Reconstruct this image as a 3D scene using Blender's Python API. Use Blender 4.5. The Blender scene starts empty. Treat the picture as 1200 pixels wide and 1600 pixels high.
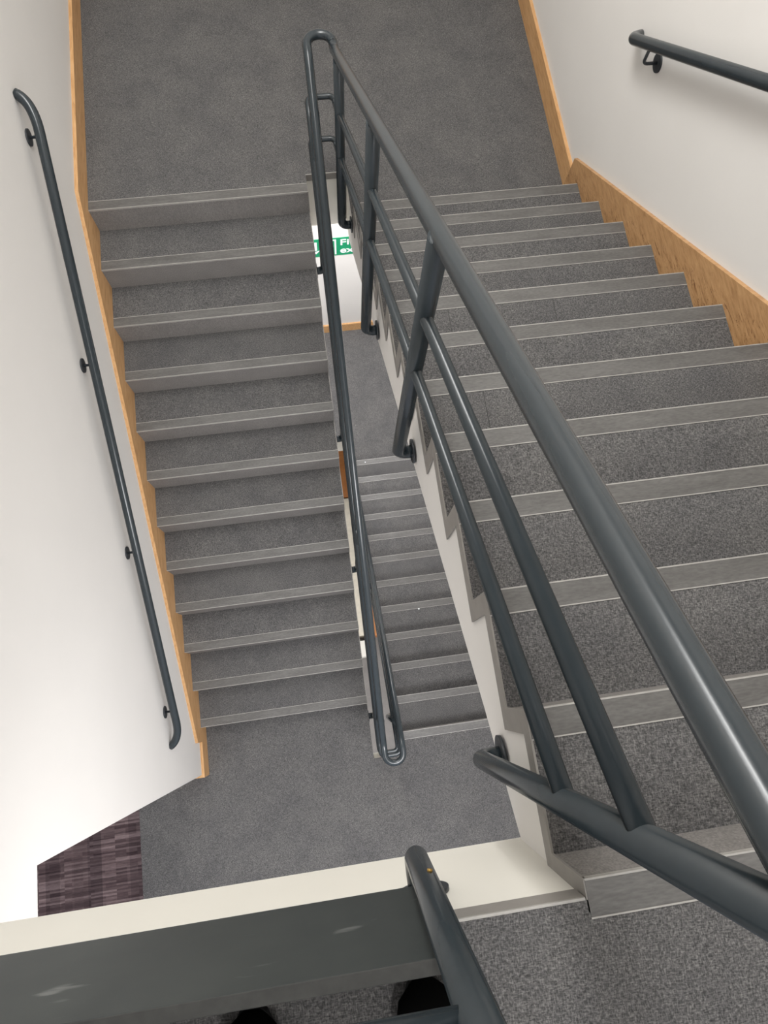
import bpy, bmesh, math, random
from mathutils import Vector, Matrix, Euler
random.seed(7)
S = bpy.context.scene
COL = S.collection

# ------------------------------------------------------------------ camera
cd = bpy.data.cameras.new('camera'); cam = bpy.data.objects.new('camera', cd); COL.objects.link(cam)
cam.location = (-0.30939, 0.31519, 1.11891)
cam.rotation_euler = (0.2571, -0.0452, -0.1395)
cd.sensor_fit = 'VERTICAL'; cd.sensor_height = 24.0; cd.sensor_width = 18.0
cd.lens = 1072.84 * 24 / 1600
cd.clip_start = 0.02; cd.clip_end = 60
S.camera = cam

# ------------------------------------------------------------------ world, lights, exposure
w = bpy.data.worlds.new('world'); S.world = w; w.use_nodes = True
w.node_tree.nodes['Background'].inputs[0].default_value = (0.86, 0.90, 1.0, 1)
w.node_tree.nodes['Background'].inputs[1].default_value = 0.5
S.view_settings.view_transform = 'Standard'; S.view_settings.look = 'None'
S.view_settings.gamma = 1.0; S.view_settings.use_curve_mapping = False
S.view_settings.exposure = 0.96

def area(name, loc, sx, sy, power, col=(1, 1, 1), rot=(0, 0, 0)):
    l = bpy.data.lights.new(name, 'AREA'); l.shape = 'RECTANGLE'; l.size = sx; l.size_y = sy
    l.energy = power; l.color = col
    o = bpy.data.objects.new(name, l); o.location = loc; o.rotation_euler = rot; COL.objects.link(o)
    return o
area('ceiling_lamp', (-0.60, 2.75, 2.50), 1.0, 2.6, 48, (1.0, 0.995, 0.98))
area('ceiling_tube_lamp', (-0.35, 2.4, 2.48), 0.10, 2.4, 20, (1.0, 0.995, 0.98))
area('near_ceiling_lamp', (0.2, -1.5, 2.45), 0.14, 1.4, 14, (1.0, 0.985, 0.96))
area('half_landing_lamp', (-0.1, 3.6, -2.46), 1.6, 0.6, 52, (0.97, 0.975, 1.0))
area('storey_lamp', (0.30, -0.95, -0.50), 1.1, 1.0, 46, (0.98, 0.98, 1.0))
area('lobby_lamp', (-2.6, -0.9, -1.45), 0.7, 1.2, 9, (0.97, 0.97, 1.0))
area('ground_lamp', (-0.1, -1.0, -4.48), 1.6, 1.0, 42, (0.97, 0.975, 1.0))

# ------------------------------------------------------------------ key dimensions
H = 0.165            # riser
G = 0.242            # going
XA1 = 1.157          # right flights: x 0 .. XA1
XB0, XB1 = -1.349, -0.2136   # left flights
YB = 2.89
Z1 = -12 * H         # half landing
Z2 = -24 * H         # storey landing below
Z3 = -36 * H
Z4 = -48 * H
SL = H / G
WL, WR = -1.367, 1.175       # wall faces
YU = 4.45            # end wall face above the half landing
YF = 4.30                    # end wall face
FY = -0.029                  # edge of the upper landing
STRIP = 0.055

# ------------------------------------------------------------------ materials
def lin(r, g, b):
    f = lambda c: (c/255/12.92) if c <= 10 else ((c/255+0.055)/1.055)**2.4
    return (f(r), f(g), f(b), 1)

def new_mat(name, rough=0.5, metallic=0.0, spec=0.5):
    m = bpy.data.materials.new(name); m.use_nodes = True
    nt = m.node_tree; b = nt.nodes['Principled BSDF']
    b.inputs['Roughness'].default_value = rough; b.inputs['Metallic'].default_value = metallic
    b.inputs['Specular IOR Level'].default_value = spec
    return m, nt, b

def noise(nt, scale, detail=3, rough=0.55, stretch=(1, 1, 1), rot=(0, 0, 0), dist=0.0):
    tc = nt.nodes.new('ShaderNodeNewGeometry')
    mp = nt.nodes.new('ShaderNodeMapping'); mp.inputs['Scale'].default_value = stretch; mp.inputs['Rotation'].default_value = rot
    nt.links.new(tc.outputs['Position'], mp.inputs[0])
    n = nt.nodes.new('ShaderNodeTexNoise'); n.inputs['Scale'].default_value = scale
    n.inputs['Detail'].default_value = detail; n.inputs['Roughness'].default_value = rough; n.inputs['Distortion'].default_value = dist
    nt.links.new(mp.outputs[0], n.inputs['Vector'])
    return n.outputs['Fac']

def ramp(nt, fac, stops):
    r = nt.nodes.new('ShaderNodeValToRGB'); e = r.color_ramp.elements
    while len(e) < len(stops): e.new(0.5)
    for i, (p, c) in enumerate(stops): e[i].position = p; e[i].color = c
    nt.links.new(fac, r.inputs[0]); return r.outputs[0]

def mixc(nt, fac, a, b, mode='MIX'):
    m = nt.nodes.new('ShaderNodeMix'); m.data_type = 'RGBA'; m.blend_type = mode
    for i, v in ((0, fac), (6, a), (7, b)):
        if hasattr(v, 'is_linked') or hasattr(v, 'links'): nt.links.new(v, m.inputs[i])
        elif isinstance(v, (int, float)): m.inputs[i].default_value = v
        else: m.inputs[i].default_value = v
    return m.outputs[2]

def bump(nt, b, h, strength, dist=0.002):
    bn = nt.nodes.new('ShaderNodeBump'); bn.inputs['Strength'].default_value = strength; bn.inputs['Distance'].default_value = dist
    nt.links.new(h, bn.inputs['Height']); nt.links.new(bn.outputs[0], b.inputs['Normal'])

def carpet_mat(name, lo, mid, hi, sc=300):
    m, nt, b = new_mat(name, 0.95, 0, 0.08)
    f1 = noise(nt, sc, 1.5, 0.6, (0.45, 1.5, 1.2), (0, 0, 0.5), 0.5)
    f2 = noise(nt, sc, 1.5, 0.6, (1.5, 0.5, 1.2), (0, 0, 0.25), 0.5)
    c1 = ramp(nt, f1, [(0.34, lo), (0.50, mid), (0.70, hi)])
    c2 = ramp(nt, f2, [(0.34, lo), (0.50, mid), (0.70, hi)])
    c = mixc(nt, 0.5, c1, c2)
    big = noise(nt, 5, 5, 0.65)
    c2 = mixc(nt, 1.0, c, ramp(nt, big, [(0.32, (0.87, 0.87, 0.88, 1)), (0.68, (1.13, 1.12, 1.10, 1))]), 'MULTIPLY')
    nt.links.new(c2, b.inputs['Base Color']); bump(nt, b, f1, 0.4, 0.002)
    return m
M_carpet = carpet_mat('grey_fleck_carpet', lin(58, 58, 58), lin(87, 86, 86), lin(130, 128, 127))
def plain(name, col, rough, metallic=0, var=0.06, sc=8, bmp=0.0, bsc=200, spec=0.5):
    m, nt, b = new_mat(name, rough, metallic, spec)
    n = noise(nt, sc, 3)
    c = mixc(nt, 1.0, col, ramp(nt, n, [(0.3, (1-var, 1-var, 1-var, 1)), (0.7, (1+var, 1+var, 1+var, 1))]), 'MULTIPLY')
    nt.links.new(c, b.inputs['Base Color'])
    if bmp: bump(nt, b, noise(nt, bsc, 2), bmp, 0.001)
    return m
M_wall = plain('white_wall_paint', lin(222, 219, 215), 0.75, var=0.015, sc=2, bmp=0.05, spec=0.3)
M_fascia = plain('cream_fascia_paint', lin(222, 219, 210), 0.7, var=0.015, sc=3, spec=0.3)
M_rail = plain('dark_grey_gloss_paint', lin(39, 46, 50), 0.24, var=0.05, sc=30, bmp=0.04, bsc=120)
M_bracket = plain('blackish_bracket_paint', lin(44, 48, 52), 0.4)
M_edge = plain('bright_aluminium_edge', lin(158, 155, 150), 0.4, 0.0, 0.10, 60)
M_seam = plain('dark_seam', lin(58, 57, 57), 0.9)
M_ceiling = plain('ceiling_paint', lin(225, 225, 222), 0.9, var=0.01)
M_sole = plain('shade_black_leather', lin(5, 5, 5), 0.9, var=0.2, sc=40, spec=0.05)  # black shoe leather, darkened further for the deep shadow behind the board
M_black = plain('black_rubber', lin(20, 20, 20), 0.8)

def strip_mat():
    m, nt, b = new_mat('grey_nosing_strip', 0.5, 0.0, 0.45)
    n = noise(nt, 9, 5, 0.65, (0.6, 3.0, 1))
    n2 = noise(nt, 260, 2, 0.5, (0.25, 1, 1))
    c = ramp(nt, n, [(0.30, lin(76, 74, 72)), (0.50, lin(87, 85, 83)), (0.68, lin(99, 97, 95))])
    c = mixc(nt, 0.22, c, ramp(nt, n2, [(0.3, lin(75, 73, 71)), (0.7, lin(130, 127, 123))]))
    nt.links.new(c, b.inputs['Base Color']); return m
M_strip = strip_mat()
def riser_mat():
    m, nt, b = new_mat('grey_riser_laminate', 0.7, 0, 0.25)
    n = noise(nt, 320, 2, 0.5, (1, 1, 0.5)); n2 = noise(nt, 7, 3)
    c = ramp(nt, n, [(0.3, lin(104, 101, 99)), (0.7, lin(142, 138, 134))])
    c = mixc(nt, 0.25, c, ramp(nt, n2, [(0.3, lin(105, 102, 100)), (0.7, lin(138, 134, 131))]))
    nt.links.new(c, b.inputs['Base Color']); return m
M_riser = riser_mat()
M_sidetrim = plain('grey_side_trim', lin(136, 132, 127), 0.55, 0.0, 0.07, 25)
def wood_mat():
    m, nt, b = new_mat('oak_veneer', 0.45, 0, 0.4)
    n = noise(nt, 14, 4, 0.6, (6, 0.7, 5.0), (0.6, 0, 0), 0.6)
    c = ramp(nt, n, [(0.28, lin(176, 132, 86)), (0.5, lin(198, 154, 106)), (0.75, lin(210, 169, 122))])
    nt.links.new(c, b.inputs['Base Color']); return m
M_wood = wood_mat()
def worn_wood_mat():
    m, nt, b = new_mat('worn_oak_veneer', 0.5, 0, 0.35)
    n = noise(nt, 16, 4, 0.6, (1, 0.9, 5.0), (0.6, 0, 0), 0.8)
    c = ramp(nt, n, [(0.28, lin(158, 118, 78)), (0.5, lin(182, 141, 97)), (0.75, lin(196, 156, 111))])
    # bare scratches close to each step edge (a saw-tooth distance in height above the nosing line)
    geo = nt.nodes.new('ShaderNodeNewGeometry'); sep = nt.nodes.new('ShaderNodeSeparateXYZ'); nt.links.new(geo.outputs['Position'], sep.inputs[0])
    ma = nt.nodes.new('ShaderNodeMath'); ma.operation = 'MULTIPLY_ADD'; ma.inputs[1].default_value = SL
    nt.links.new(sep.outputs['Y'], ma.inputs[0]); nt.links.new(sep.outputs['Z'], ma.inputs[2])
    near = ramp(nt, ma.outputs[0], [(0.02, (1, 1, 1, 1)), (0.06, (0, 0, 0, 1))])
    s = noise(nt, 17, 4, 0.75, (1, 0.6, 3.4), (-0.9, 0, 0), 2.4)
    sm = ramp(nt, s, [(0.56, (0, 0, 0, 1)), (0.61, (0.8, 0.8, 0.8, 1))])
    mm = nt.nodes.new('ShaderNodeMath'); mm.operation = 'MULTIPLY'; nt.links.new(near, mm.inputs[0]); nt.links.new(sm, mm.inputs[1])
    c = mixc(nt, mm.outputs[0], c, lin(104, 62, 30))
    nt.links.new(c, b.inputs['Base Color']); return m
M_wood_worn = worn_wood_mat()
def panel_mat():
    m, nt, b = new_mat('scuffed_dark_grey_paint', 0.55, 0, 0.35)
    n = noise(nt, 5, 4, 0.6)
    c = ramp(nt, n, [(0.3, lin(50, 54, 54)), (0.7, lin(60, 64, 63))])
    n2 = noise(nt, 7.5, 3, 0.5, (1.0, 1, 3.0)); k = ramp(nt, n2, [(0.66, (0, 0, 0, 1)), (0.74, (0.5, 0.5, 0.5, 1))])
    c = mixc(nt, k, c, lin(128, 130, 128))
    nt.links.new(c, b.inputs['Base Color']); return m
M_panel = panel_mat()
M_paneltop = plain('dusty_panel_edge', lin(50, 50, 48), 0.8, 0, 0.18, 60)
def brown_mat():
    m, nt, b = new_mat('brown_striped_carpet_tile', 0.95, 0, 0.1)
    geo = nt.nodes.new('ShaderNodeNewGeometry')
    def vor(scale, sx, sy):
        mp = nt.nodes.new('ShaderNodeMapping'); mp.inputs['Scale'].default_value = (sx, sy, 0)
        nt.links.new(geo.outputs['Position'], mp.inputs[0])
        wn = nt.nodes.new('ShaderNodeVectorMath'); wn.operation = 'FLOOR'; nt.links.new(mp.outputs[0], wn.inputs[0])
        r = nt.nodes.new('ShaderNodeTexWhiteNoise'); r.noise_dimensions = '3D'; nt.links.new(wn.outputs[0], r.inputs[0])
        return r.outputs['Value']
    a = vor(1, 6.0, 90); a2 = vor(1, 14, 46); bb = vor(1, 11.0, 0.8); n = noise(nt, 130, 3, 0.6, (0.2, 1.5, 1))
    c1 = ramp(nt, a, [(0.0, lin(54, 43, 45)), (0.6, lin(84, 69, 70)), (1.0, lin(132, 116, 116))])
    c2 = ramp(nt, a2, [(0.0, lin(60, 50, 53)), (1.0, lin(108, 94, 95))])
    c = mixc(nt, 0.4, c1, c2)
    c3 = ramp(nt, bb, [(0.0, (0.62, 0.62, 0.64, 1)), (0.5, (0.9, 0.9, 0.9, 1)), (1.0, (1.15, 1.15, 1.15, 1))])
    c = mixc(nt, 1.0, c, c3, 'MULTIPLY')
    c = mixc(nt, 1.0, c, ramp(nt, n, [(0.3, (0.8, 0.8, 0.8, 1)), (0.7, (1.2, 1.2, 1.2, 1))]), 'MULTIPLY')
    nt.links.new(c, b.inputs['Base Color']); return m
M_brown = brown_mat()
M_green = plain('sign_green', lin(20, 140, 95), 0.4, var=0.0)
M_white = plain('sign_white', lin(238, 240, 240), 0.4, var=0.0)
M_cream = plain('cream_casing', lin(205, 198, 182), 0.6, var=0.08, sc=20)

# ------------------------------------------------------------------ mesh helpers
def obj(name, bm, mat, parent=None, smooth=False, bev=0):
    me = bpy.data.meshes.new(name); bmesh.ops.recalc_face_normals(bm, faces=bm.faces); bm.to_mesh(me); bm.free()
    for m in (mat if isinstance(mat, (list, tuple)) else [mat]): me.materials.append(m)
    if smooth:
        for p in me.polygons: p.use_smooth = True
    o = bpy.data.objects.new(name, me); COL.objects.link(o)
    if parent is not None: o.parent = parent
    if bev:
        b = o.modifiers.new('bevel', 'BEVEL'); b.width = bev; b.segments = 2; b.limit_method = 'ANGLE'
    return o
def thing(name, label, cat, group=None):
    o = bpy.data.objects.new(name, None); COL.objects.link(o); o.empty_display_size = 0.1
    o['label'] = label; o['category'] = cat
    if group: o['group'] = group
    return o
def tag(o, label, cat, group=None):
    o['label'] = label; o['category'] = cat
    if group: o['group'] = group
    return o
def struct(o, label=None):
    o['kind'] = 'structure'
    if label: o['label'] = label
    return o
def box(bm, a, b, mi=0):
    x0, y0, z0 = [min(p, q) for p, q in zip(a, b)]; x1, y1, z1 = [max(p, q) for p, q in zip(a, b)]
    v = [bm.verts.new(c) for c in ((x0, y0, z0), (x1, y0, z0), (x1, y1, z0), (x0, y1, z0), (x0, y0, z1), (x1, y0, z1), (x1, y1, z1), (x0, y1, z1))]
    for f in ((0, 3, 2, 1), (4, 5, 6, 7), (0, 1, 5, 4), (1, 2, 6, 5), (2, 3, 7, 6), (3, 0, 4, 7)):
        bm.faces.new([v[i] for i in f]).material_index = mi
def bx(a, b, *more):
    bm = bmesh.new(); box(bm, a, b)
    for p, q in more: box(bm, p, q)
    return bm
def prism_yz(bm, pts, x0, x1, mi=0):
    a = [bm.verts.new((x0, y, z)) for y, z in pts]; b = [bm.verts.new((x1, y, z)) for y, z in pts]
    n = len(pts)
    fs = [bm.faces.new(a), bm.faces.new(b[::-1])]
    for i in range(n): fs.append(bm.faces.new((a[i], b[i], b[(i+1) % n], a[(i+1) % n])))
    for f in fs: f.material_index = mi
    bmesh.ops.triangulate(bm, faces=fs[:2])
def fillet(pts, r, n=7):
    """round the inner corners of a polyline"""
    pts = [Vector(p) for p in pts]; out = [pts[0]]
    for i in range(1, len(pts)-1):
        p, a, b = pts[i], pts[i-1], pts[i+1]
        u, v = (a-p), (b-p); rr = min(r, u.length*0.49, v.length*0.49) if not isinstance(r, (list, tuple)) else min(r[i-1], u.length*0.999, v.length*0.999)
        u.normalize(); v.normalize()
        s, e = p+u*rr, p+v*rr
        wq = max(0.05, math.sin(math.acos(max(-1, min(1, u.dot(v))))/2))
        for k in range(n+1):
            t = k/n; q0, q1, q2 = (1-t)**2, 2*t*(1-t)*wq, t*t
            out.append((q0*s + q1*p + q2*e)/(q0+q1+q2))
    out.append(pts[-1]); return out
def tube(bm, pts, r, seg=20, cap=True):
    pts = [Vector(p) for p in pts]
    q = [pts[0]]
    for p in pts[1:]:
        if (p-q[-1]).length > 1e-5: q.append(p)
    pts = q
    T = []
    for i in range(len(pts)):
        d = (pts[min(i+1, len(pts)-1)]-pts[max(i-1, 0)]).normalized(); T.append(d)
    n = T[0].orthogonal().normalized(); rings = []
    for i, p in enumerate(pts):
        n = (n - T[i]*n.dot(T[i])).normalized(); bi = T[i].cross(n)
        rings.append([bm.verts.new(p+(n*math.cos(a)+bi*math.sin(a))*r) for a in [2*math.pi*k/seg for k in range(seg)]])
    for A, B in zip(rings, rings[1:]):
        for k in range(seg): bm.faces.new((A[k], A[(k+1) % seg], B[(k+1) % seg], B[k])).smooth = True
    if cap: bm.faces.new(rings[0][::-1]); bm.faces.new(rings[-1])
def tube_obj(name, pts, r, mat, parent, seg=24):
    bm = bmesh.new(); tube(bm, pts, r, seg); return obj(name, bm, mat, parent)
def disc(bm, c, axis, r, t, seg=28):
    tube(bm, [Vector(c), Vector(c)+Vector(axis)*t], r, seg)

# ------------------------------------------------------------------ room shell
# left wall: solid beside the stairs, opening to a lobby at the lower storey landing
HZ = -1.325
bm = bmesh.new()
box(bm, (WL-0.20, -0.073, Z2), (WL, YF+0.4, 2.6))
box(bm, (WL-0.20, -2.6, HZ), (WL, -0.073, 2.6))
box(bm, (WL-0.20, -2.6, Z4), (WL, YF+0.2, Z2-0.46))
struct(obj('wall_left', bm, M_wall))
struct(obj('wall_right', bx((WR, -2.6, Z4), (WR+0.2, YF+0.4, 2.6)), M_wall))
struct(obj('wall_far', bx((WL, YF, Z4), (WR, YF+0.4, Z1-0.42), ((WL, YU, Z1-0.42), (WR, YF+0.4, 2.6))), M_wall))
struct(obj('wall_lobby', bx((-3.6, -2.6, Z2), (-3.5, 1.0, HZ+0.1), ((-3.5, 0.75, Z2), (WL-0.2, 0.85, HZ+0.1))), M_wall))
struct(obj('ceiling', bx((WL, -2.6, 2.6), (WR, YU, 2.7)), M_ceiling))
struct(obj('ceiling', bx((-3.6, -2.6, HZ+0.05), (WL-0.2, 0.85, HZ+0.15)), M_ceiling))

# upper landing: carpet on a plastered slab, metal edge trim along the well
struct(obj('floor', bx((WL, -2.6, -0.02), (XA1+0.018, FY, 0.0)), M_carpet))
struct(obj('trim_1', bx((WL, -2.6, -0.45), (XA1+0.018, FY, -0.02), ), M_fascia))
def edge_trim(name, x0, x1, y, z, d, lip=0.046):
    """metal angle along a slab edge; d = +1 when the open side is at +y"""
    bm = bmesh.new()
    box(bm, (x0, y, z-lip), (x1, y+d*0.004, z-0.004)); box(bm, (x0, y, z-0.004), (x1, y+d*0.004, z+0.001), 1)
    return struct(obj(name, bm, [M_sidetrim, M_edge]))
edge_trim('trim_2', -1.36, -0.004, FY, 0.0, 1)

# half landing
def slab(z, thick=0.42):
    YF = YU if z == Z1 else 4.30
    bm = bmesh.new()
    for a, b in (((WL, YB+0.05, z-0.02), (XB1, YF, z)), ((XB1, 3.0, z-0.02), (0, YF, z)), ((0, 11*G-0.002, z-0.02), (WR, YF, z))):
        box(bm, a, b)
    struct(obj('floor', bm, M_carpet))
    bm = bmesh.new()
    for a, b in (((WL, YB+0.03, z-thick), (XB1, YF, z-0.02)), ((XB1, 3.0, z-thick), (0, YF, z-0.02)), ((0.004, 2.872, z-thick), (WR, YF, z-0.02))):
        box(bm, a, b)
    struct(obj('trim_3' if z > -3 else 'trim_4', bm, M_fascia))
slab(Z1); slab(Z3)
edge_trim('trim_5', XB1, 0, 3.0, Z1, -1)
# lower storey landing (floor reaches through the lobby opening as brown carpet tiles)
YW = -0.15
bm = bmesh.new()
box(bm, (-1.832, -2.6, Z2-0.02), (WR, YW, Z2)); box(bm, (WL-0.02, YW, Z2-0.02), (XB1, YB-11*G, Z2))
box(bm, (-1.832, YW, Z2-0.02), (WL-0.2, 0.75, Z2)); box(bm, (WL-0.2, YW, Z2-0.02), (WL-0.02, 0.0, Z2))
box(bm, (0, YW, Z2-0.02), (XA1+0.018, -STRIP, Z2))
struct(obj('floor', bm, M_carpet))
struct(obj('floor', bx((-3.5, -2.6, Z2-0.02), (-1.832, 0.75, Z2)), M_brown))
struct(obj('trim_6', bx((-3.5, -2.6, Z2-0.46), (WR, YW, Z2-0.02), ((XB0, YW, Z2-0.3), (XB1, YB-11*G, Z2-0.02)), ((0, YW, Z2-0.46), (WR, -0.03, Z2-0.02))), M_fascia))
# ground floor seen down the well
struct(obj('floor', bx((WL, -2.6, Z4-0.1), (WR, YF, Z4)), M_riser))

# ------------------------------------------------------------------ flights
def flight(name, label, x0, x1, y0, d, z0, side=None, seams=()):
    """d=+1: goes down towards +y. nosing k at y0+d*k*G, z0-k*H, k = 0..11"""
    t = thing(name, label, 'stairs')
    y = lambda k: y0+d*k*G
    z = lambda k: z0-k*H
    # plastered body, one column per step so that the underside runs parallel to the pitch
    e = 0.010
    xa = x0+0.004 if side == 'lo' else x0
    xb = x1-0.004 if side == 'hi' else x1
    bm = bmesh.new()
    low = lambda yy: z0-0.44-abs(yy-y(0))*SL
    cols = [(y(0)-d*0.05, y(0)-d*e, z(0)-0.010)] + [(y(k-1)-d*e, y(k)-d*e, z(k)-0.010) for k in range(1, 12)]
    if d > 0: cols.append((y(11)-d*e, 2.8725, z(12)-0.0205))
    for (ya, yb_, zt) in cols:
        lim = (lambda v: v) if d > 0 else (lambda v: max(v, z(12)-0.30))
        la = z0-0.42 if ya == y(0)-d*0.05 else lim(low(ya))
        prism_yz(bm, [(ya, zt), (yb_, zt), (yb_, lim(low(yb_))), (ya, la)], xa, xb)
    bmesh.ops.remove_doubles(bm, verts=bm.verts, dist=1e-5)
    obj('stringer', bm, M_wall, t)
    for k in range(12):
        # nosing strip: flat bar, bright front and back edges
        bm = bmesh.new()
        yt, yb = y(k), y(k)-d*STRIP
        box(bm, (x0, yb+d*0.0025, z(k)-0.008), (x1, yt-d*0.003, z(k)+0.001), 0)
        box(bm, (x0, yb, z(k)-0.006), (x1, yb+d*0.0025, z(k)+0.0018), 1)
        box(bm, (x0, yt-d*0.003, z(k)-0.010), (x1, yt, z(k)+0.0018), 1)
        obj('nosing', bm, [M_strip, M_edge], t)
        obj('riser', bx((x0, y(k)-d*0.010, z(k+1)), (x1, y(k)-d*0.002, z(k)-0.010)), M_riser, t)
        if k: obj('tread', bx((x0+(0.002 if side == 'lo' else 0), y(k-1)-d*0.002, z(k)-0.008), (x1-(0.002 if side == 'hi' else 0), y(k)-d*STRIP, z(k))), M_carpet, t)
    for k, xs_ in seams:
        obj('carpet_seam', bx((xs_, y(k-1)+0.004, z(k)-0.004), (xs_+0.0022, y(k)-d*STRIP-0.001, z(k)+0.0006)), M_seam, t)
    if side:
        # folded metal band that follows the steps on the open side
        wv = 0.046; bm = bmesh.new()
        xs = (x0-0.002, x0+0.002) if side == 'lo' else (x1-0.002, x1+0.002)
        for k in range(12):
            yb = y(k) - d*wv
            # upright band
            prism_yz(bm, [(y(k), z(k)), (yb, z(k)), (yb, z(k)-wv), (yb, z(k+1)-wv), (y(k), z(k+1)-wv)][::1], *xs)
            if k < 11:
                prism_yz(bm, [(y(k), z(k+1)), (y(k+1)-d*wv, z(k+1)), (y(k+1)-d*wv, z(k+1)-wv), (y(k), z(k+1)-wv)], *xs)
        obj('side_trim', bm, M_sidetrim, t)
    return t
flight('staircase', 'grey carpeted stair flight on the right, falling from the near landing', 0.0, XA1, 0.0, 1, 0.0, 'lo', ((5, 0.206), (7, 0.22), (7, 0.622)))
flight('staircase', 'grey carpeted stair flight on the left, below the long wall handrail', XB0, XB1, YB, -1, Z1, 'hi')
flight('staircase', 'lowest and smallest grey stair flight seen down the narrow well', 0.0, XA1, 0.0, 1, Z2, 'lo')

# ------------------------------------------------------------------ timber skirtings
def pitchB(y): return Z1-(YB-y)*SL
TH = 0.018
def skirt_mesh(pts, x0, x1):
    bm = bmesh.new(); prism_yz(bm, pts, x0, x1); return bm
# left: level board on half landing, sloping string beside the flight, short level piece with return
hl, hr = 0.142, 0.121
bm = bmesh.new()
prism_yz(bm, [(YU, Z1-0.02), (YU, Z1+0.135), (2.90, Z1+0.135), (2.90, Z1-0.02)], WL, WL+TH)
prism_yz(bm, [(2.90, Z1+0.135), (0.137, pitchB(0.137)+hl+0.035), (0.137, pitchB(0.137)-0.26), (2.90, Z1-0.25)], WL, WL+TH)
prism_yz(bm, [(0.137, Z2+0.155), (-0.073, Z2+0.155), (-0.073, Z2), (0.137, Z2)], WL, WL+TH)
struct(obj('baseboard_left', bm, M_wood))
struct(obj('baseboard_opening', bx((WL-0.20, -0.073-TH, Z2), (WL+TH, -0.0735, Z2+0.155)), M_wood))
bm = bmesh.new()
prism_yz(bm, [(2.784, -SL*2.784+hr), (-0.25, 0.25*SL+hr), (-0.25, -0.3), (2.784, -SL*2.784-0.3)], WR-TH, WR)
struct(obj('baseboard_right', bm, M_wood_worn))
struct(obj('baseboard_right', bx((WR-TH, 2.7845, Z1-0.02), (WR, YU, Z1+0.135)), M_wood))
struct(obj('baseboard_far', bx((WL, YU-TH, Z1), (WR, YU, Z1+0.135)), M_wood))
struct(obj('baseboard_far', bx((WL, YF-TH, Z3), (WR, YF, Z3+0.14)), M_wood))

# ------------------------------------------------------------------ central balustrade
RT, RM, RP = 0.0195, 0.0140, 0.0220
XA, XBR = -0.054, -0.163
rail = thing('balustrade', 'dark grey tubular steel balustrade looping down the stairwell with two mid rails', 'balustrade')
zA = lambda y, h, z0=0.0: z0-SL*y+h
zB = lambda y, h: pitchB(y)+h
YT, YBt = 2.985, -0.115     # turning points
def loop_path(h, r, top_y=YT, yb=YBt, dxb=0.0, start=None):
    """down the right flight, round a level U on the half landing, down the left flight, round a U above the lower landing, on down"""
    xa, xb = XA, XBR+dxb
    lv = zB(2.89, h)                       # level of the upper U
    ya = (h-lv)/SL                         # where the right-hand slope reaches it
    lb = 0.5*(zB(0.0, h)+zA(0.0, h, Z2))   # level of the lower U
    p = (start or [(xa, 0.14, zA(0.14, h))]) + [(xa, ya, lv), (xa, top_y, lv), (xb, top_y, lv), (xb, 2.89, lv),
         (xb, 0.0, lb), (xb, yb, lb), (xa, yb, lb), (xa, 0.0, lb), (xa, 2.8, zA(2.8, h, Z2))]
    n0 = len(start or [0])-1
    rr = [0.08]*n0 + [0.03, r, r, 0.035, 0.04, r, r, 0.04]
    return fillet(p, rr, 9)
hs = [(XA+0.03, -0.35, 0.90), (XA+0.004, -0.12, zA(-0.08, 0.812))]
tube_obj('handrail', loop_path(0.812, 0.052, start=hs), RT, M_rail, rail, 32)
tube_obj('mid_rail', loop_path(0.530, 0.03, YT-0.03, YBt+0.02, -0.014), RM, M_rail, rail, 20)
tube_obj('mid_rail', loop_path(0.280, 0.03, YT-0.03, YBt+0.02, -0.014), RM, M_rail, rail, 20)
def post(xc, y, ztop, zfoot, xface, parent, bolts=False):
    """upright tube, elbow at the foot and round flange on the stair side"""
    s = 1 if xface > xc else -1
    pts = fillet([(xc, y, ztop), (xc, y, zfoot), (xface-s*0.006, y, zfoot)], [0.036], 8)
    p = tube_obj('post', pts, RP if abs(y-0.14) > 1e-6 or xc != XA else 0.0192, M_rail, parent, 28)
    bm = bmesh.new(); disc(bm, (xface-s*0.001, y, zfoot), (-s, 0, 0), 0.042, 0.007)
    obj('flange', bm, M_bracket, p)
    if bolts:
        for a in (0.8, 2.4, 4.0, 5.5):
            bm = bmesh.new(); disc(bm, (xface-s*0.008, y+0.031*math.cos(a), zfoot+0.031*math.sin(a)), (-s, 0, 0), 0.0055, 0.003, 10)
            obj('bolt', bm, M_bracket, p)
for y in (2.725, 1.83, 1.075, 0.14):
    post(XA, y, zA(y, 0.812)-0.016, zA(y, -0.20 if y > 2.5 else -0.35), 0.0, rail, y == 1.075)
for y in (2.72, 1.88, 1.12, 0.13):
    post(XBR, y, zB(y, 0.812)-0.016, zB(y, -0.34), XB1, rail)
for y in (2.725, 1.83, 1.075, 0.10):
    post(XA, y, zA(y, 0.812, Z2)-0.012, zA(y, -0.36, Z2), 0.0, rail)

# near landing railing
lr = thing('landing_railing', 'dark grey tubular railing post at the edge of the near landing with side rails', 'railing')
px, py = -0.2365, 0.034
fp = fillet([(px, py, 0.80), (px, py, -0.17), (px, FY+0.006, -0.17)], [0.036], 8)
po = tube_obj('post', fp, 0.0195, M_rail, lr, 32)
bm = bmesh.new(); disc(bm, (px+0.008, FY+0.001, -0.17), (0, 1, 0), 0.042, 0.007); obj('flange', bm, M_bracket, po)
bm = bmesh.new(); disc(bm, (px+0.006, py+0.018, 0.035), (0.3, 0.95, 0.0), 0.004, 0.004, 10); obj('brass_screw', bm, plain('brass', lin(150, 120, 60), 0.4, 0.6), po)
tube_obj('mid_rail', [(px, py, 0.447), (WL, py, 0.447)], 0.0118, M_rail, lr, 20)
tube_obj('handrail', [(px, py, 0.80), (WL, py, 0.80)], RT, M_rail, lr, 28)

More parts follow.
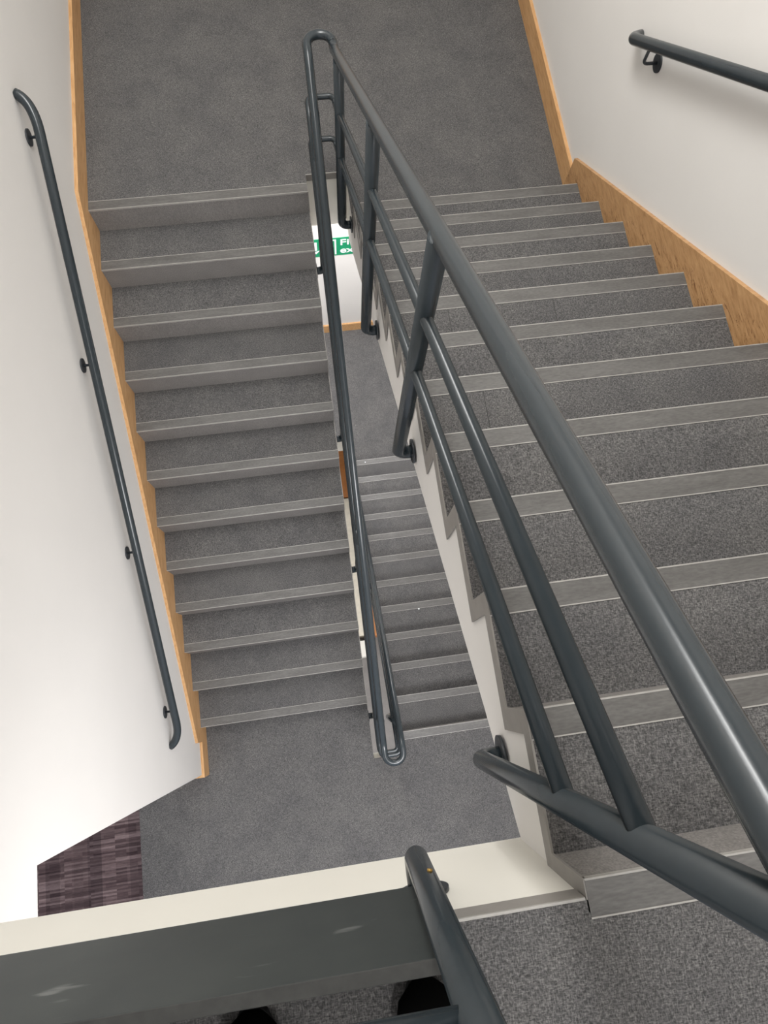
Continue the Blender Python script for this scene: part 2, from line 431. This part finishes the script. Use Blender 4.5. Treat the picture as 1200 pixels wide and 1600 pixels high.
# dark upstand board on the landing edge
bm = bmesh.new(); PY0, PY1 = FY+0.004, -0.006
box(bm, (WL, PY0, -0.135), (-0.238, PY1, 0.185), 0)
for f in bm.faces:
    if f.calc_center_median().z > 0.18: f.material_index = 1
tag(obj('upstand_board', bm, [M_panel, M_paneltop], bev=0.0015), 'dark grey scuffed board fixed upright along the near landing edge', 'board')

# ------------------------------------------------------------------ wall handrails
def wall_rail(name, label, path, xwall, sgn, brackets, drop, r=0.0215):
    t = thing(name, label, 'handrail')
    tube_obj('rail', path, r, M_rail, t, 28)
    for (x, y, z) in brackets:
        # plate on wall below the rail, arm out and up
        zb = z-drop
        arm = fillet([(xwall, y, zb), (x, y, zb), (x, y, z-r*0.6)], [0.018], 6)
        a = tube_obj('bracket', arm, 0.0062, M_bracket, t, 14)
        bm = bmesh.new(); disc(bm, (xwall+sgn*0.0005, y, zb), (sgn, 0, 0), 0.034, 0.006); obj('wall_plate', bm, M_bracket, a)
    return t
XL = -1.303; hL = 0.803
def bez(a, b, c, n=12): return [Vector(a)*(1-t)**2 + Vector(b)*2*t*(1-t) + Vector(c)*t*t for t in [k/n for k in range(n+1)]]
p = bez((WL+0.002, 2.842, zB(2.835, hL)), (XL+0.004, 2.815, zB(2.815, hL)), (XL, 2.70, zB(2.70, hL))) + \
    bez((XL, 0.31, zB(0.31, hL)), (XL+0.004, 0.20, zB(0.20, hL)), (WL+0.002, 0.165, zB(0.165, hL)))
wall_rail('wall_handrail', 'long dark handrail on brackets down the white wall left of the stairs', p, WL, 1,
          [(XL, y, zB(y, hL)) for y in (2.74, 1.955, 1.165, 0.355)], 0.056)
XR = XA1-0.045
hR = 0.815
p = [(WR-0.002, 2.70, zA(2.70, hR)), (XR, 2.66, zA(2.66, hR)), (XR, -0.5, zA(-0.5, hR))]
wall_rail('wall_handrail', 'dark handrail on the white wall at upper right above the stairs', fillet(p, [0.045], 10), WR, -1,
          [(XR, y, zA(y, hR)) for y in (2.505, 1.60, 0.70)], 0.082)

# ------------------------------------------------------------------ fire exit sign
sg = thing('exit_sign', 'green and white fire exit sign on the far wall below the half landing', 'sign')
ys = YF-0.004
SX0, SX1, SZ0, SZ1 = -0.20, 0.46, -4.55, -4.295
obj('sign_plate', bx((SX0, ys, SZ0), (SX1, YF, SZ1)), M_green, sg)
bm = bmesh.new()
def wpoly(pts): 
    a = [bm.verts.new((x, ys-0.0015, z)) for x, z in pts]; b = [bm.verts.new((x, ys, z)) for x, z in pts]
    bm.faces.new(a); bm.faces.new(b[::-1])
    for i in range(len(a)): bm.faces.new((a[i], b[i], b[(i+1) % len(a)], a[(i+1) % len(a)]))
# arrow pointing down at the left
ax, az = -0.135, -4.42
wpoly([(ax-0.012, az+0.085), (ax+0.012, az+0.085), (ax+0.012, az-0.03), (ax-0.012, az-0.03)])
wpoly([(ax-0.055, az-0.02), (ax-0.03, az-0.045), (ax, az-0.085), (ax, az-0.05)]); wpoly([(ax+0.055, az-0.02), (ax, az-0.05), (ax, az-0.085), (ax+0.03, az-0.045)])
# door and running figure
wpoly([(0.0, -4.315), (0.055, -4.315), (0.055, -4.53), (0.04, -4.53), (0.04, -4.33), (0.0, -4.33)])
cx, cz = -0.02, -4.352
wpoly([(cx+0.014*math.cos(a*0.7854), cz+0.014*math.sin(a*0.7854)) for a in range(8)])
wpoly([(cx-0.012, cz-0.02), (cx+0.02, cz-0.025), (cx+0.012, cz-0.09), (cx-0.02, cz-0.085)])
wpoly([(cx+0.012, cz-0.085), (cx+0.045, cz-0.115), (cx+0.035, cz-0.165), (cx+0.02, cz-0.165), (cx+0.025, cz-0.12), (cx-0.01, cz-0.09)])
wpoly([(cx-0.02, cz-0.08), (cx-0.005, cz-0.08), (cx-0.025, cz-0.13), (cx-0.07, cz-0.135), (cx-0.07, cz-0.12), (cx-0.035, cz-0.115)])
wpoly([(cx+0.015, cz-0.03), (cx+0.05, cz-0.055), (cx+0.045, cz-0.065), (cx+0.012, cz-0.045)])
obj('pictogram', bm, M_white, sg)
def text_mesh(name, s, x, z, size, parent):
    c = bpy.data.curves.new(name, 'FONT'); c.body = s; c.size = size; c.extrude = 0.001; c.offset = size*0.016; c.align_x = 'LEFT'
    o = bpy.data.objects.new(name, c); COL.objects.link(o)
    dg = bpy.context.evaluated_depsgraph_get(); me = bpy.data.meshes.new_from_object(o.evaluated_get(dg))
    bpy.data.objects.remove(o); me.materials.clear(); me.materials.append(M_white)
    n = bpy.data.objects.new(name, me); COL.objects.link(n); n.parent = parent
    n.location = (x, ys-0.001, z); n.rotation_euler = (math.pi/2, 0, 0); n.scale = (1.15, 1, 1); return n
text_mesh('lettering', 'Fire', 0.088, -4.400, 0.115, sg)
text_mesh('lettering', 'exit', 0.088, -4.515, 0.115, sg)

# ------------------------------------------------------------------ odds and ends
M_oak2 = plain('oak_board', lin(180, 118, 66), 0.5, var=0.12, sc=12)
tag(obj('storage_box', bx((-0.55, 2.80, Z4), (0.10, 3.46, -7.60)), M_oak2, bev=0.004), 'orange oak topped box at the bottom of the stairwell, nearest the far wall', 'box')
tag(obj('storage_box', bx((-0.55, 0.98, Z4), (-0.03, 2.78, -7.60)), M_cream, bev=0.004), 'long cream box lying at the bottom of the stairwell', 'box')
tag(obj('storage_box', bx((-0.022, 0.96, Z4), (0.11, 2.45, -7.62)), M_oak2, bev=0.004), 'narrow brown box beside the long cream box at the bottom of the stairwell', 'box')
tag(obj('storage_box', bx((-0.20, 0.72, Z4), (-0.02, 0.92, -7.60)), M_fascia, bev=0.004), 'small white box at the near end of the cream box, deep in the stairwell', 'box')

# photographer-side shoes on the landing
def shoe(x, y, rot, label):
    bm = bmesh.new(); N = 14
    rings = []
    for i in range(N+1):
        t = i/N; yy = 0.0-0.27*t
        wd = 0.047*math.sin(math.pi*min(1, (t*1.0+0.001)**0.55))**0.6 if t < 0.5 else 0.047-0.012*(t-0.5)*2
        if i == 0: wd = 0.012
        if i == N: wd = 0.02
        hh = 0.045+0.02*t if t < 0.45 else 0.054+0.06*min(1, (t-0.45)*3)
        if i == 0: hh = 0.025
        ring = []
        for k in range(12):
            a = 2*math.pi*k/12; c, s = math.cos(a), math.sin(a)
            ring.append(bm.verts.new((wd*c, yy, max(0.002, hh*0.5+hh*0.5*s*(1 if s > 0 else 1)))))
        rings.append(ring)
    for A, B in zip(rings, rings[1:]):
        for k in range(12): bm.faces.new((A[k], A[(k+1) % 12], B[(k+1) % 12], B[k]))
    bm.faces.new(rings[0][::-1]); bm.faces.new(rings[-1])
    t = thing('shoe', label, 'shoe', 'pair of black shoes'); t.location = (x, y, 0); t.rotation_euler = (0, 0, rot)
    obj('upper', bm, M_sole, t, smooth=True)
    bm = bmesh.new(); pts = []
    for i in range(16):
        a = 2*math.pi*i/16; pts.append((0.05*math.cos(a)*(1 if math.sin(a) > 0 else 0.85), -0.135+0.142*math.sin(a)))
    A = [bm.verts.new((u, v, 0)) for u, v in pts]; B = [bm.verts.new((u, v, 0.014)) for u, v in pts]
    bm.faces.new(A[::-1]); bm.faces.new(B)
    for i in range(16): bm.faces.new((A[i], A[(i+1) % 16], B[(i+1) % 16], B[i]))
    obj('sole', bm, M_black, t)
shoe(-0.262, -0.085, 0.05, 'black shoe toe behind the dark board, the one beside the railing post')
shoe(-0.50, -0.088, -0.08, 'black shoe toe behind the dark board, the one further left')
for (x, y, k, lab) in ((0.13, 11*G-0.03, 11, 'tiny white crumb on the upper treads of the lowest flight'), (0.33, 4*G-0.06, 4, 'tiny white crumb on the middle of the lowest flight')):
    bm = bmesh.new(); bmesh.ops.create_icosphere(bm, subdivisions=1, radius=0.007)
    for v in bm.verts: v.co.z *= 0.5
    o = tag(obj('paper_crumb', bm, M_white), lab, 'litter'); o.location = (x, y, Z2-k*H+0.004)
